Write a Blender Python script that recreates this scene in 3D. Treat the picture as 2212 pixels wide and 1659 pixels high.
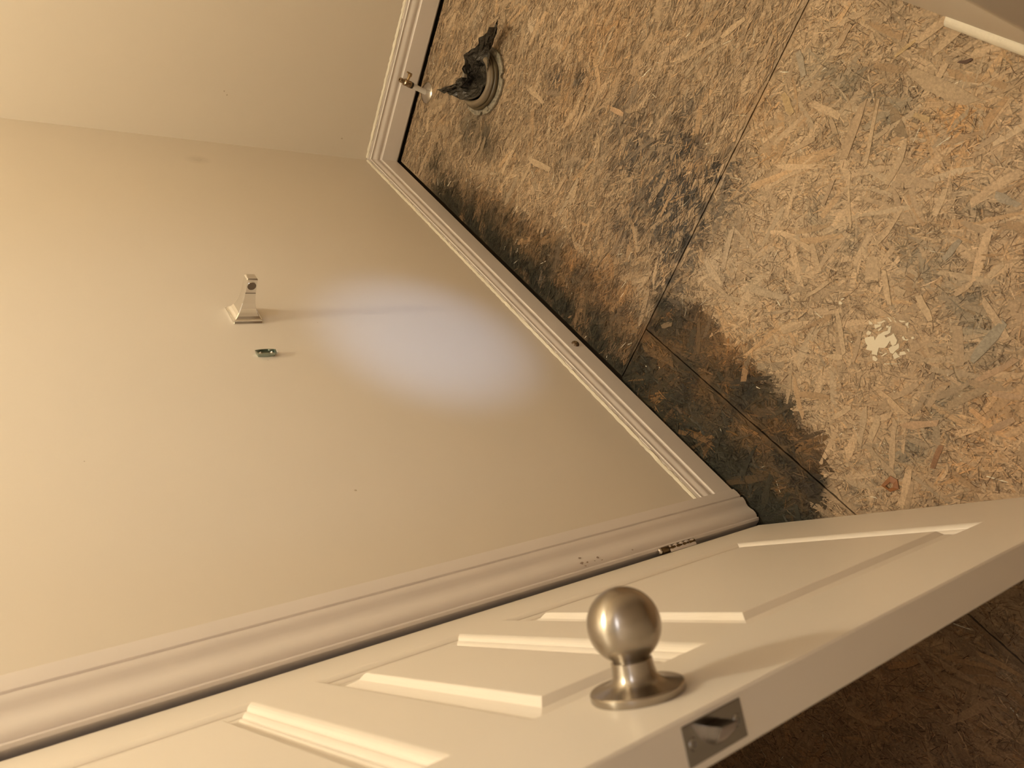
import bpy, math, random
import numpy as np
from mathutils import Matrix, Vector

random.seed(7)
rng = np.random.default_rng(11)
for o in list(bpy.data.objects):
    bpy.data.objects.remove(o, do_unlink=True)
scene = bpy.context.scene
COL = scene.collection

# ------------------------------------------------------------------ camera
RIGHT = Vector((0.52634134, 0.32479520, -0.78579442))
DOWN = Vector((0.60039404, -0.79636628, 0.07299143))
FWD = Vector((-0.60207291, -0.51020469, -0.61416560))
CAM = Vector((2.12746, 0.83272, 1.29900))
cam_data = bpy.data.cameras.new('camera')
cam_data.sensor_fit = 'HORIZONTAL'
cam_data.sensor_width = 36.0
cam_data.lens = 1681.855 / 2212 * 36.0
cam_data.clip_start = 0.01
cam_data.dof.use_dof = True
cam_data.dof.focus_distance = 1.75
cam_data.dof.aperture_fstop = 9.0
cam = bpy.data.objects.new('camera', cam_data)
COL.objects.link(cam)
m = Matrix.Identity(4)
for i, v in enumerate((RIGHT, -DOWN, -FWD)):
    for j in range(3):
        m[j][i] = v[j]
m.translation = CAM
cam.matrix_world = m
scene.camera = cam

# ------------------------------------------------------------------ world, lights, exposure
world = bpy.data.worlds.new('world')
scene.world = world
world.use_nodes = True
world.node_tree.nodes['Background'].inputs[0].default_value = (0.9, 0.72, 0.5, 1)
world.node_tree.nodes['Background'].inputs[1].default_value = 0.01

def add_light(name, kind, loc, power, color, **kw):
    d = bpy.data.lights.new(name, kind)
    d.energy = power
    d.color = color
    for k, v in kw.items():
        setattr(d, k, v)
    o = bpy.data.objects.new(name, d)
    COL.objects.link(o)
    o.location = loc
    return o

def aim(o, target):
    o.rotation_euler = (Vector(target) - o.location).to_track_quat('-Z', 'Y').to_euler()

# bulb in the ceiling of the toilet room
add_light('ceiling_bulb', 'POINT', (0.94, 0.46, 2.60), 48.5, (1.0, 0.912, 0.69), shadow_soft_size=0.045)
# added fill lamp, unseen behind the photographer; the partition end shades part of the room from it
add_light('fill_lamp', 'POINT', (2.03, 1.22, 2.20), 5.5, (0.92, 0.96, 1.08), shadow_soft_size=0.08)
s1 = add_light('band_fill_spot', 'SPOT', (1.10, 1.47, 1.75), 8.0, (0.50, 0.78, 1.0), shadow_soft_size=0.05,  # added spot without a fixture, cools a band of the left wall
               spot_size=math.radians(44), spot_blend=1.0)
aim(s1, (1.0, 0.0, 0.82))
# added unseen spot that throws the bluish patch on the left wall
s2 = add_light('patch_fill_spot', 'SPOT', (1.10, 1.46, 0.62), 37.0, (0.36, 0.58, 1.0), shadow_soft_size=0.03,
               spot_size=math.radians(23), spot_blend=1.0)
aim(s2, (0.965, 0.0, 0.405))

vs = scene.view_settings
vs.view_transform = 'Standard'
vs.look = 'None'
vs.gamma = 1.0
vs.use_curve_mapping = False
vs.exposure = 0.0

# ------------------------------------------------------------------ helpers
def mesh_obj(name, verts, faces, mat, parent=None, smooth=False, colors=None, loc=None):
    me = bpy.data.meshes.new(name)
    me.from_pydata([tuple(map(float, v)) for v in verts], [], [tuple(f) for f in faces])
    if mat is not None:
        me.materials.append(mat)
    if colors is not None:
        a = me.color_attributes.new('Col', 'FLOAT_COLOR', 'POINT')
        c = np.ones((len(verts), 4), dtype=np.float32)
        c[:, :3] = colors
        a.data.foreach_set('color', c.ravel())
    me.update()
    o = bpy.data.objects.new(name, me)
    COL.objects.link(o)
    if loc is not None:
        o.location = loc
    if parent is not None:
        o.parent = parent
    if smooth:
        me.polygons.foreach_set('use_smooth', [True] * len(me.polygons))
    return o

def empty(name, loc, rz=0.0):
    o = bpy.data.objects.new(name, None)
    o.empty_display_size = 0.05
    COL.objects.link(o)
    o.location = loc
    o.rotation_euler = (0, 0, rz)
    return o

def tag(o, label, cat, group=None):
    o['label'] = label
    o['category'] = cat
    if group:
        o['group'] = group
    return o

def struct(o, label=None):
    o['kind'] = 'structure'
    if label:
        o['label'] = label
    return o

def box_geo(x0, x1, y0, y1, z0, z1, off=0):
    v = [(x0, y0, z0), (x1, y0, z0), (x1, y1, z0), (x0, y1, z0), (x0, y0, z1), (x1, y0, z1), (x1, y1, z1), (x0, y1, z1)]
    f = [(0, 3, 2, 1), (4, 5, 6, 7), (0, 1, 5, 4), (1, 2, 6, 5), (2, 3, 7, 6), (3, 0, 4, 7)]
    return v, [tuple(i + off for i in q) for q in f]

def boxes(name, bl, mat, parent=None):
    V, F = [], []
    for b in bl:
        v, f = box_geo(*b, off=len(V))
        V += v
        F += f
    return mesh_obj(name, V, F, mat, parent)

def bevel(o, w, seg=2):
    md = o.modifiers.new('bevel', 'BEVEL')
    md.width = w
    md.segments = seg
    md.limit_method = 'ANGLE'
    md.angle_limit = math.radians(40)
    return o

def lathe(name, prof, mat, parent, axis='Z', loc=(0, 0, 0), n=48, smooth=True, r_mod=None, sharp=35):
    """prof: list of (radius, height) ; turned about the axis through loc (parent space)."""
    V, F = [], []
    k = len(prof)
    for i in range(n):
        a = 2 * math.pi * i / n
        for r, h in prof:
            rr = r * (r_mod(a, r, h) if r_mod else 1.0)
            c, s = rr * math.cos(a), rr * math.sin(a)
            V.append((c, s, h))
    for i in range(n):
        j = (i + 1) % n
        for q in range(k - 1):
            F.append((i * k + q, j * k + q, j * k + q + 1, i * k + q + 1))
    if prof[0][0] > 1e-6:
        pass
    o = mesh_obj(name, V, F, mat, parent)
    me = o.data
    import bmesh
    bm = bmesh.new()
    bm.from_mesh(me)
    bmesh.ops.remove_doubles(bm, verts=bm.verts, dist=1e-6)
    bmesh.ops.recalc_face_normals(bm, faces=bm.faces)
    for f in bm.faces:
        f.smooth = smooth
    if smooth and sharp:
        for e in bm.edges:
            if len(e.link_faces) == 2 and e.calc_face_angle(0) > math.radians(sharp):
                e.smooth = False
    bm.to_mesh(me)
    bm.free()
    o.location = loc
    if axis == 'Y':
        o.rotation_euler = (-math.pi / 2, 0, 0)
    elif axis == 'X':
        o.rotation_euler = (0, math.pi / 2, 0)
    return o

def extrude_profile(name, prof, p0, du, dn, dv, length, mat, parent=None, sharp=30):
    """prof: closed list of (n, v); swept from p0 along du for length."""
    p0, du, dn, dv = map(Vector, (p0, du, dn, dv))
    V, F = [], []
    k = len(prof)
    for t in (0.0, length):
        for a, b in prof:
            V.append(p0 + du * t + dn * a + dv * b)
    for i in range(k):
        j = (i + 1) % k
        F.append((i, j, j + k, i + k))
    F.append(tuple(range(k - 1, -1, -1)))
    F.append(tuple(range(k, 2 * k)))
    o = mesh_obj(name, V, F, mat, parent)
    import bmesh
    bm = bmesh.new()
    bm.from_mesh(o.data)
    bmesh.ops.recalc_face_normals(bm, faces=bm.faces)
    for f in bm.faces:
        f.smooth = len(f.verts) == 4
    for e in bm.edges:
        if len(e.link_faces) == 2 and e.calc_face_angle(0) > math.radians(sharp):
            e.smooth = False
    bm.to_mesh(o.data)
    bm.free()
    return o

def arc(cx, cy, r, a0, a1, n):
    return [(cx + r * math.cos(math.radians(a0 + (a1 - a0) * i / n)), cy + r * math.sin(math.radians(a0 + (a1 - a0) * i / n))) for i in range(n + 1)]

# ------------------------------------------------------------------ materials
def mat_new(name, color, rough=0.5, metallic=0.0, bump=None, var=None, spec=0.5, aniso=None):
    mt = bpy.data.materials.new(name)
    mt.use_nodes = True
    nt = mt.node_tree
    bs = nt.nodes['Principled BSDF']
    bs.inputs['Base Color'].default_value = (*color, 1)
    bs.inputs['Roughness'].default_value = rough
    bs.inputs['Metallic'].default_value = metallic
    bs.inputs['Specular IOR Level'].default_value = spec
    tc = nt.nodes.new('ShaderNodeTexCoord')
    if var:
        scale, amt = var
        nz = nt.nodes.new('ShaderNodeTexNoise')
        nz.inputs['Scale'].default_value = scale
        nz.inputs['Detail'].default_value = 4
        nt.links.new(tc.outputs['Object'], nz.inputs['Vector'])
        mx = nt.nodes.new('ShaderNodeMix')
        mx.data_type = 'RGBA'
        mx.inputs[6].default_value = (*[c * (1 - amt) for c in color], 1)
        mx.inputs[7].default_value = (*[min(1, c * (1 + amt)) for c in color], 1)
        nt.links.new(nz.outputs['Fac'], mx.inputs[0])
        nt.links.new(mx.outputs[2], bs.inputs['Base Color'])
    if bump:
        scale, strength, dist = bump[:3]
        mp = nt.nodes.new('ShaderNodeMapping')
        if len(bump) > 3:
            mp.inputs['Scale'].default_value = bump[3]
        nt.links.new(tc.outputs['Object'], mp.inputs['Vector'])
        nb = nt.nodes.new('ShaderNodeTexNoise')
        nb.inputs['Scale'].default_value = scale
        nb.inputs['Detail'].default_value = 3
        nt.links.new(mp.outputs['Vector'], nb.inputs['Vector'])
        bp = nt.nodes.new('ShaderNodeBump')
        bp.inputs['Strength'].default_value = strength
        bp.inputs['Distance'].default_value = dist
        nt.links.new(nb.outputs['Fac'], bp.inputs['Height'])
        nt.links.new(bp.outputs['Normal'], bs.inputs['Normal'])
    if aniso:
        bs.inputs['Anisotropic'].default_value = aniso
        bs.inputs['Anisotropic Rotation'].default_value = 0.25
        tg = nt.nodes.new('ShaderNodeTangent')
        tg.direction_type = 'RADIAL'
        tg.axis = 'Z'
        nt.links.new(tg.outputs['Tangent'], bs.inputs['Tangent'])
    return mt

WALL = mat_new('wall_paint', (0.72, 0.635, 0.53), 0.5, bump=(420, 0.12, 0.0006), var=(3.0, 0.025))
TRIM = mat_new('trim_paint', (0.76, 0.68, 0.62), 0.38, bump=(60, 0.08, 0.0006), var=(9.0, 0.03))
CAULK = mat_new('cream_caulk', (0.80, 0.72, 0.58), 0.5, bump=(140, 0.5, 0.002), var=(60, 0.1))
DOORM = mat_new('door_paint', (0.86, 0.775, 0.675), 0.36, bump=(90, 0.10, 0.0006, (6, 6, 0.35)), var=(7.0, 0.02))
PANELM = mat_new('door_panel_paint', (0.86, 0.775, 0.675), 0.36, bump=(110, 0.14, 0.0007, (0.35, 6, 6)), var=(7.0, 0.02))
CEIL = mat_new('ceiling_paint', (0.75, 0.72, 0.66), 0.7)
NICKEL = mat_new('satin_nickel', (0.40, 0.355, 0.30), 0.25, 1.0, aniso=0.85)
LATCHM = mat_new('latch_steel', (0.30, 0.285, 0.27), 0.22, 1.0)
BOLTM = mat_new('bolt_steel', (0.72, 0.68, 0.65), 0.2, 1.0)
BRASS = mat_new('old_brass', (0.42, 0.30, 0.16), 0.32, 1.0)
HINGEM = mat_new('dark_hinge', (0.20, 0.145, 0.085), 0.38, 1.0)
CHROME = mat_new('polished_chrome', (0.83, 0.82, 0.80), 0.06, 1.0)
ZINC = mat_new('zinc_plate', (0.36, 0.42, 0.38), 0.25, 1.0)
DARKHOLE = mat_new('socket_dark', (0.16, 0.12, 0.085), 0.6)
WHITEPIPE = mat_new('white_pipe', (0.74, 0.70, 0.66), 0.35)
BLACKRUB = mat_new('black_ring', (0.02, 0.02, 0.02), 0.4)
BAG = mat_new('black_plastic', (0.036, 0.030, 0.023), 0.20, bump=(140, 0.7, 0.004), spec=0.6)
WAX = mat_new('wax_tan', (0.185, 0.14, 0.09), 0.45, bump=(70, 0.3, 0.002), var=(40, 0.3))
WAXD = mat_new('wax_brown', (0.085, 0.060, 0.030), 0.45, bump=(70, 0.3, 0.002), var=(40, 0.3))
FLANGEM = mat_new('flange_mottled', (0.24, 0.205, 0.15), 0.6, bump=(90, 0.9, 0.003), var=(150, 0.95))
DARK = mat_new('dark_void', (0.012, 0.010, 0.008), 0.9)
STOPM = mat_new('brown_dome', (0.12, 0.07, 0.035), 0.18)
CHIPM = mat_new('rust_wood', (0.24, 0.09, 0.025), 0.5, bump=(150, 0.5, 0.001), var=(80, 0.35))
PAINTM = mat_new('cream_paint', (0.66, 0.57, 0.42), 0.45, bump=(300, 0.4, 0.001))
SLABM = mat_new('subfloor_dark', (0.05, 0.035, 0.02), 0.9)
NAILHOLE = mat_new('wall_fleck', (0.50, 0.40, 0.30), 0.8)

# OSB: colour from the painted-in wood strands plus fine fibre grain
OSB = bpy.data.materials.new('osb_wood')
OSB.use_nodes = True
nt = OSB.node_tree
bs = nt.nodes['Principled BSDF']
bs.inputs['Roughness'].default_value = 0.55
bs.inputs['Specular IOR Level'].default_value = 0.35
at = nt.nodes.new('ShaderNodeAttribute')
at.attribute_name = 'Col'
geo = nt.nodes.new('ShaderNodeNewGeometry')
nz = nt.nodes.new('ShaderNodeTexNoise')
nz.inputs['Scale'].default_value = 260
nz.inputs['Detail'].default_value = 5
nz.inputs['Roughness'].default_value = 0.7
nt.links.new(geo.outputs['Position'], nz.inputs['Vector'])
mr = nt.nodes.new('ShaderNodeMapRange')
mr.inputs[1].default_value = 0.3
mr.inputs[2].default_value = 0.7
mr.inputs[3].default_value = 0.72
mr.inputs[4].default_value = 1.24
nt.links.new(nz.outputs['Fac'], mr.inputs[0])
mul = nt.nodes.new('ShaderNodeVectorMath')
mul.operation = 'SCALE'
nt.links.new(at.outputs['Color'], mul.inputs[0])
nt.links.new(mr.outputs[0], mul.inputs['Scale'])
nt.links.new(mul.outputs[0], bs.inputs['Base Color'])
bp = nt.nodes.new('ShaderNodeBump')
bp.inputs['Strength'].default_value = 0.5
bp.inputs['Distance'].default_value = 0.0015
nt.links.new(nz.outputs['Fac'], bp.inputs['Height'])
nt.links.new(bp.outputs['Normal'], bs.inputs['Normal'])

# faint scuff on the paper holder wall
WALLA = WALL.copy()
WALLA.name = 'wall_paint_scuffed'
nt = WALLA.node_tree
bs = nt.nodes['Principled BSDF']
src = bs.inputs['Base Color'].links[0].from_socket
tc = nt.nodes.new('ShaderNodeTexCoord')
vm = nt.nodes.new('ShaderNodeMapping')
vm.vector_type = 'TEXTURE'
vm.inputs['Location'].default_value = (0.130, 0.0, 0.655)
vm.inputs['Rotation'].default_value = (0, math.radians(20), 0)
vm.inputs['Scale'].default_value = (0.028, 0.5, 0.040)
nt.links.new(tc.outputs['Object'], vm.inputs['Vector'])
ln = nt.nodes.new('ShaderNodeVectorMath')
ln.operation = 'LENGTH'
nt.links.new(vm.outputs['Vector'], ln.inputs[0])
m1_ = nt.nodes.new('ShaderNodeMapRange')
m1_.inputs[1].default_value = 1.0
m1_.inputs[2].default_value = 0.1
m1_.inputs[3].default_value = 0.0
m1_.inputs[4].default_value = 0.75
nt.links.new(ln.outputs['Value'], m1_.inputs[0])
nz_ = nt.nodes.new('ShaderNodeTexNoise')
nz_.inputs['Scale'].default_value = 130
nt.links.new(tc.outputs['Object'], nz_.inputs['Vector'])
mm = nt.nodes.new('ShaderNodeMath')
mm.operation = 'MULTIPLY'
nt.links.new(m1_.outputs[0], mm.inputs[0])
nt.links.new(nz_.outputs['Fac'], mm.inputs[1])
mx_ = nt.nodes.new('ShaderNodeMix')
mx_.data_type = 'RGBA'
mx_.inputs[7].default_value = (0.45, 0.38, 0.30, 1)
nt.links.new(src, mx_.inputs[6])
nt.links.new(mm.outputs[0], mx_.inputs[0])
nt.links.new(mx_.outputs[2], bs.inputs['Base Color'])

# ------------------------------------------------------------------ the setting
CZ = 2.74
DX0, DX1 = 1.636, 2.246          # doorway in the left wall
floor = struct(boxes('floor', [(-0.115, 2.75, -0.80, 1.60, -0.06, -0.0185)], SLABM), 'worn moldy particle board subfloor of the toilet room')
struct(boxes('wall_left', [(-0.1, 1.6226, -0.115, 0, 0, CZ), (DX1 + 0.006, 2.75, -0.115, 0, 0, CZ), (1.6226, DX1 + 0.006, -0.115, 0, 2.07, CZ)], WALLA),
       'cream painted wall with the paper holder post')
struct(boxes('wall_back', [(-0.1, 0, 0, 1.6, 0, CZ)], WALL), 'cream painted wall behind the toilet flange')
struct(boxes('wall_far_side', [(0, 2.75, 1.50, 1.60, 0, CZ)], WALL))
struct(boxes('wall_front', [(2.65, 2.75, -0.80, 1.50, 0, CZ)], WALL))
struct(boxes('wall_hallway', [(1.0, 2.65, -0.80, -0.74, 0, CZ), (1.0, 1.06, -0.74, -0.115, 0, CZ)], WALL))
struct(boxes('ceiling', [(-0.1, 2.75, -0.80, 1.60, CZ, CZ + 0.05)], CEIL))

# end of the partition at the photographer's right, with a shoe moulding left along its foot
PX, PY = 1.670, 0.888
part = struct(boxes('wall_right', [(1.25, PX, PY, 1.50, 0, CZ)], WALL), 'painted end of the partition wall at the edge of the view')
bevel(part, 0.003, 3)
shoe = extrude_profile('shoe_moulding', [(0, 0.0005), (0.0125, 0.0005), (0.0125, 0.003)] + [(0.0125 * math.cos(math.radians(t)), 0.003 + 0.0125 * math.sin(math.radians(t))) for t in range(12, 91, 13)] + [(0, 0.0155)],
                       (1.428, PY, 0.0012), (1, 0, 0), (0, -1, 0), (0, 0, 1), PX - 1.428, CAULK, part)
bevel(shoe, 0.002, 3)

# baseboards (hung a finger above the bare board)
zb, zl, zt, tb = 0.0104, 0.0640, 0.1114, 0.0120
bb = [(0, zb), (tb, zb), (tb, zl - 0.0008), (tb - 0.0008, zl), (tb - 0.0030, zl + 0.0012), (tb - 0.0042, zl + 0.0045),
      (tb - 0.0030, zl + 0.009), (tb - 0.0018, zl + 0.014), (tb - 0.0022, zl + 0.019), (tb - 0.0045, zl + 0.024), (tb - 0.0062, zl + 0.0285),
      (tb - 0.0064, zl + 0.0320), (tb - 0.0042, zl + 0.0335), (tb - 0.0040, zl + 0.0355), (tb - 0.0058, zl + 0.0370), (tb - 0.0062, zl + 0.0385),
      (tb - 0.0064, zt - 0.004), (tb - 0.0075, zt - 0.003), (0, zt - 0.003)]
CX0, CX1 = 1.547, 1.628           # hinge side casing
b1 = extrude_profile('baseboard_left', bb, (0, 0, 0), (1, 0, 0), (0, 1, 0), (0, 0, 1), CX0, TRIM)
struct(b1, 'white moulded baseboard along the paper holder wall')
b2 = extrude_profile('baseboard_back', bb, (0, tb * 0.2, 0), (0, 1, 0), (1, 0, 0), (0, 0, 1), 1.498, TRIM)
struct(b2, 'white moulded baseboard behind the water valve')

def caulk_bead(name, p0, du, dn, length, parent, seed):
    r = random.Random(seed)
    V, F = [], []
    n = int(length / 0.009)
    p0, du, dn, up = Vector(p0), Vector(du), Vector(dn), Vector((0, 0, 1))
    for i in range(n + 1):
        t = length * i / n
        top = 0.0026 + r.uniform(-0.0012, 0.0018)
        out = 0.0052 + r.uniform(-0.0010, 0.0012)
        base = p0 + du * t
        V += [base - up * 0.0035 + dn * 0.0002, base - up * 0.0035 + dn * out, base - up * 0.0012 + dn * (out * 0.85), base + up * top * 0.5 + dn * (out * 0.35), base + up * top + dn * 0.0003]
    for i in range(n):
        for q in range(4):
            F.append((i * 5 + q, i * 5 + q + 5, i * 5 + q + 6, i * 5 + q + 1))
    return mesh_obj(name, V, F, CAULK, parent, smooth=True)

caulk_bead('caulk_line', (0.006, 0, zt), (1, 0, 0), (0, 1, 0), CX0 - 0.006, b1, 3)
caulk_bead('caulk_line', (0, 0.008, zt), (0, 1, 0), (1, 0, 0), 1.48, b2, 4)

# door casing, jambs and stops
cas = [(0, 0), (0, 0.0125), (0.0012, 0.0140), (0.010, 0.0150), (0.0210, 0.0142), (0.0228, 0.0118), (0.0242, 0.0116), (0.0258, 0.0150), (0.030, 0.0152),
       (0.036, 0.0135), (0.041, 0.0105), (0.047, 0.0090), (0.054, 0.0098), (0.0600, 0.0112), (0.066, 0.0108), (0.0710, 0.0090), (0.0738, 0.0062),
       (0.0748, 0.0058), (0.0758, 0.0078), (0.078, 0.0078), (0.0800, 0.0058), (0.081, 0.0040), (0.081, 0)]
cas = [(a * 0.978, b) for a, b in cas]
t1 = extrude_profile('trim_1', cas, (CX0, 0, 0.0085), (0, 0, 1), (1, 0, 0), (0, 1, 0), 2.13, TRIM, sharp=28)
struct(t1, 'white moulded door casing beside the open door')
t2 = extrude_profile('trim_2', cas, (DX1 + 0.085, 0, 0.0085), (0, 0, 1), (-1, 0, 0), (0, 1, 0), 2.13, TRIM, sharp=28)
struct(t2)
t3 = extrude_profile('trim_3', cas, (CX0 + 0.081, 0, 2.139), (1, 0, 0), (0, 0, -1), (0, 1, 0), DX1 + 0.004 - CX0 - 0.081, TRIM, sharp=28)
struct(t3)
struct(boxes('trim_4', [(1.6228, 1.6258, -0.115, -0.0005, 0.004, 2.07), (1.6258, 1.6370, -0.115, -0.050, 0.004, 2.06)], TRIM))
struct(boxes('trim_5', [(DX1, DX1 + 0.0055, -0.115, -0.0005, 0.004, 2.07), (DX1 - 0.012, DX1, -0.115, -0.048, 0.004, 2.06)], TRIM))

# ------------------------------------------------------------------ the door
ANG, DW, DT, ZD, DH = 0.87782, 0.6004, 0.0340, 0.0212, 2.035
door = struct(empty('door_1', (1.63601, 0.0026, 0.0), ANG), 'open cream panelled door with a satin nickel ball knob')
S0, S1 = 0.109, 0.496
OPEN = [(0.234, 0.728), (0.789, 0.979), (1.044, 1.540), (1.601, 1.905)]
zs = [ZD]
for a, b in OPEN:
    zs += [a, b]
zs.append(DH)
V, F = [], []
def quad(a, b, c, d):
    n = len(V)
    V.extend([a, b, c, d])
    F.append((n, n + 1, n + 2, n + 3))
e = 0.0016
ss = [e, S0, S1, DW - e]
for j in range(len(zs) - 1):
    for i in range(3):
        if i == 1 and j % 2 == 1:
            continue
        quad((ss[i], 0, zs[j]), (ss[i], 0, zs[j + 1]), (ss[i + 1], 0, zs[j + 1]), (ss[i + 1], 0, zs[j]))
quad((0, -e, ZD), (0, -e, DH), (e, 0, DH), (e, 0, ZD))
quad((DW - e, 0, ZD), (DW - e, 0, DH), (DW, -e, DH), (DW, -e, ZD))
quad((DW, -e, ZD), (DW, -e, DH), (DW, -DT + e, DH), (DW, -DT + e, ZD))
quad((DW, -DT + e, ZD), (DW, -DT + e, DH), (DW - e, -DT, DH), (DW - e, -DT, ZD))
quad((0, -DT, ZD), (0, -DT, DH), (0, -e, DH), (0, -e, ZD))
quad((DW - e, -DT, ZD), (DW - e, -DT, DH), (0, -DT, DH), (0, -DT, ZD))
quad((0, 0, ZD), (DW, 0, ZD), (DW, -DT, ZD), (0, -DT, ZD))
quad((0, 0, DH), (0, -DT, DH), (DW, -DT, DH), (DW, 0, DH))
mesh_obj('door_slab', V, F, DOORM, door)
# raised panels: ovolo sticking, cove, quirk, flat bevel, shoulder, field
PROF = [(0, 0.0), (0.0018, 0.0003), (0.0045, 0.0012), (0.0070, 0.0027), (0.0090, 0.0046), (0.0094, 0.0062), (0.0104, 0.0064), (0.0108, 0.0056), (0.0125, 0.0061),
        (0.0150, 0.0074), (0.0168, 0.0088), (0.0172, 0.0102), (0.0182, 0.0102), (0.0187, 0.0091), (0.0205, 0.0096), (0.0220, 0.0106),
        (0.0240, 0.0106), (0.0360, 0.0066), (0.0366, 0.0060), (0.0420, 0.0010), (0.0435, 0.0006)]
for a, b in OPEN:
    V, F = [], []
    for t, d in PROF:
        V += [(S0 + t, -d, a + t), (S1 - t, -d, a + t), (S1 - t, -d, b - t), (S0 + t, -d, b - t)]
    k = len(PROF)
    for q in range(k - 1):
        for c in range(4):
            c2 = (c + 1) % 4
            F.append((q * 4 + c, q * 4 + 4 + c, q * 4 + 4 + c2, q * 4 + c2))
    n = (k - 1) * 4
    F.append((n, n + 3, n + 2, n + 1))
    mesh_obj('door_panel', V, F, PANELM, door)

def knob(sgn, y0):
    r = empty('knob', (0.5352, y0, 0.914))
    r.parent = door
    if sgn < 0:
        r.rotation_euler = (0, 0, math.pi)
    # lathe axis +Z is turned to +Y of the door
    def ly(name, prof, **kw):
        o = lathe(name, prof, NICKEL, r, **kw)
        o.rotation_euler = (-math.pi / 2, 0, 0)
        return o
    ly('rosette', [(0.0, 0.0), (0.0328, 0.0), (0.0335, 0.001), (0.0335, 0.0052), (0.0326, 0.0062), (0.0290, 0.0068), (0.0240, 0.0076), (0.0200, 0.0088),
                   (0.0172, 0.0108), (0.0157, 0.0136), (0.0151, 0.0170), (0.0148, 0.0205), (0.0146, 0.0236), (0.0138, 0.0243), (0.0, 0.0243)], n=64)
    R, cy = 0.0262, 0.0478
    ly('ball', [(0.0, cy - 0.0255), (0.0118, cy - 0.0245), (0.0121, cy - 0.0228)] + [(R * math.cos(math.radians(t)), cy + R * math.sin(math.radians(t))) for t in range(-60, 91, 6)], n=64)
    return r
knob(1, 0.0)
knob(-1, -DT)

# latch on the door edge
lp = bevel(boxes('latch_plate', [(DW - 0.001, DW + 0.0008, -0.0283, -0.0043, 0.889, 0.9465)], LATCHM, door), 0.0004, 2)
def latch_screw(z):
    V, F = [], []
    o = lathe('screw', [(0.0, 0.0003), (0.0012, 0.0003), (0.0015, 0.0010), (0.0036, 0.0010), (0.0041, 0.0)], LATCHM, lp, axis='X', loc=(DW + 0.0008, -0.0163, z), n=20)
    return o
latch_screw(0.8962)
latch_screw(0.9395)
# spring bolt: D shaped, slanted towards the back of the door
V, F = [], []
ring = []
for i in range(13):
    a = math.radians(90 + 180 * i / 12)
    ring.append((-0.0163 - 0.0002 + 0.0, 0.0, 0.0))
prof = [(-0.0102, 0.0074), (-0.0102, -0.0074)] + [(-0.0165 - 0.0065 * math.sin(math.radians(t)), -0.0074 * math.cos(math.radians(t))) for t in range(0, 181, 15)]
for side in (0, 1):
    for y, z in prof:
        out = 0.0008
        if side:
            k = min(1.0, max(0.0, (y + 0.0232) / 0.0115))
            out = 0.0016 + 0.0125 * k
        V.append((DW + out, y, 0.918 + z))
k = len(prof)
for i in range(k):
    j = (i + 1) % k
    F.append((i, j, j + k, i + k))
for i in range(1, k - 1):
    F.append((k, k + i + 1, k + i))
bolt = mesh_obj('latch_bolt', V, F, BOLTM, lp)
bolt.data.materials.append(mat_new('bolt_painted_shade', (0.05, 0.045, 0.04), 0.35, 1.0))  # shade on the bolt's flat side, put into its colour
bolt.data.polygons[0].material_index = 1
bevel(bolt, 0.0005, 2)

# hinges: five knuckles, pin tip and leaf with paint left on it
def hinge(zc):
    h = boxes('hinge', [(-0.0008, 0.0, -0.026, -0.001, zc - 0.044, zc + 0.044)], HINGEM, door)
    for i in range(5):
        z0 = zc - 0.044 + i * 0.0176
        lathe('hinge_knuckle', [(0.0, z0 + 0.0003), (0.0054, z0 + 0.0003), (0.0058, z0 + 0.001), (0.0058, z0 + 0.0166), (0.0054, z0 + 0.0173), (0.0, z0 + 0.0173)], HINGEM, h, loc=(-0.0052, 0.0062, 0), n=20)
    lathe('hinge_pin', [(0.0, zc + 0.044), (0.0046, zc + 0.0442), (0.0058, zc + 0.0460), (0.0060, zc + 0.0475), (0.0054, zc + 0.0488), (0.0058, zc + 0.0500), (0.0040, zc + 0.0518), (0.0, zc + 0.0522)], BOLTM, h, loc=(-0.0052, 0.0062, 0), n=20)
    r = random.Random(int(zc * 1000))
    V, F = [], []
    n = 26
    for i in range(n + 1):
        z = zc - 0.043 + 0.086 * i / n * 0.80
        w = 0.0015 + 0.0030 * abs(math.sin(i * 0.55)) * r.uniform(0.6, 1.1)
        V += [(0.0012, 0.0006, z), (0.0006, 0.0040 + w * 0.5, z), (-0.0012, 0.0085 + w, z)]
    for i in range(n):
        for q in (0, 1):
            F.append((i * 3 + q, i * 3 + q + 1, i * 3 + q + 4, i * 3 + q + 3))
    mesh_obj('paint_flake', V, F, TRIM, h)
    return h
for zc in (0.2515, 1.80):
    hinge(zc)

# ------------------------------------------------------------------ OSB floor: panels and wood strands
def hash2(ix, iy, seed):
    h = (ix.astype(np.int64) * 374761393 + iy.astype(np.int64) * 668265263 + seed * 974711) & 0x7fffffff
    h = ((h ^ (h >> 13)) * 1274126177) & 0x7fffffff
    h = h ^ (h >> 16)
    return (h & 0xffff) / 65535.0

def vnoise(x, y, s, seed):
    x = np.asarray(x) * s
    y = np.asarray(y) * s
    ix = np.floor(x)
    iy = np.floor(y)
    fx = x - ix
    fy = y - iy
    fx = fx * fx * (3 - 2 * fx)
    fy = fy * fy * (3 - 2 * fy)
    a = hash2(ix, iy, seed)
    b = hash2(ix + 1, iy, seed)
    c = hash2(ix, iy + 1, seed)
    d = hash2(ix + 1, iy + 1, seed)
    return (a * (1 - fx) + b * fx) * (1 - fy) + (c * (1 - fx) + d * fx) * fy

def fbm(x, y, s, seed, o=4):
    v = 0
    amp, tot = 1.0, 0
    for i in range(o):
        v = v + amp * vnoise(x, y, s * 2 ** i, seed + i * 17)
        tot += amp
        amp *= 0.55
    return v / tot

def sstep(a, b, x):
    t = np.clip((x - a) / (b - a), 0, 1)
    return t * t * (3 - 2 * t)

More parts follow.
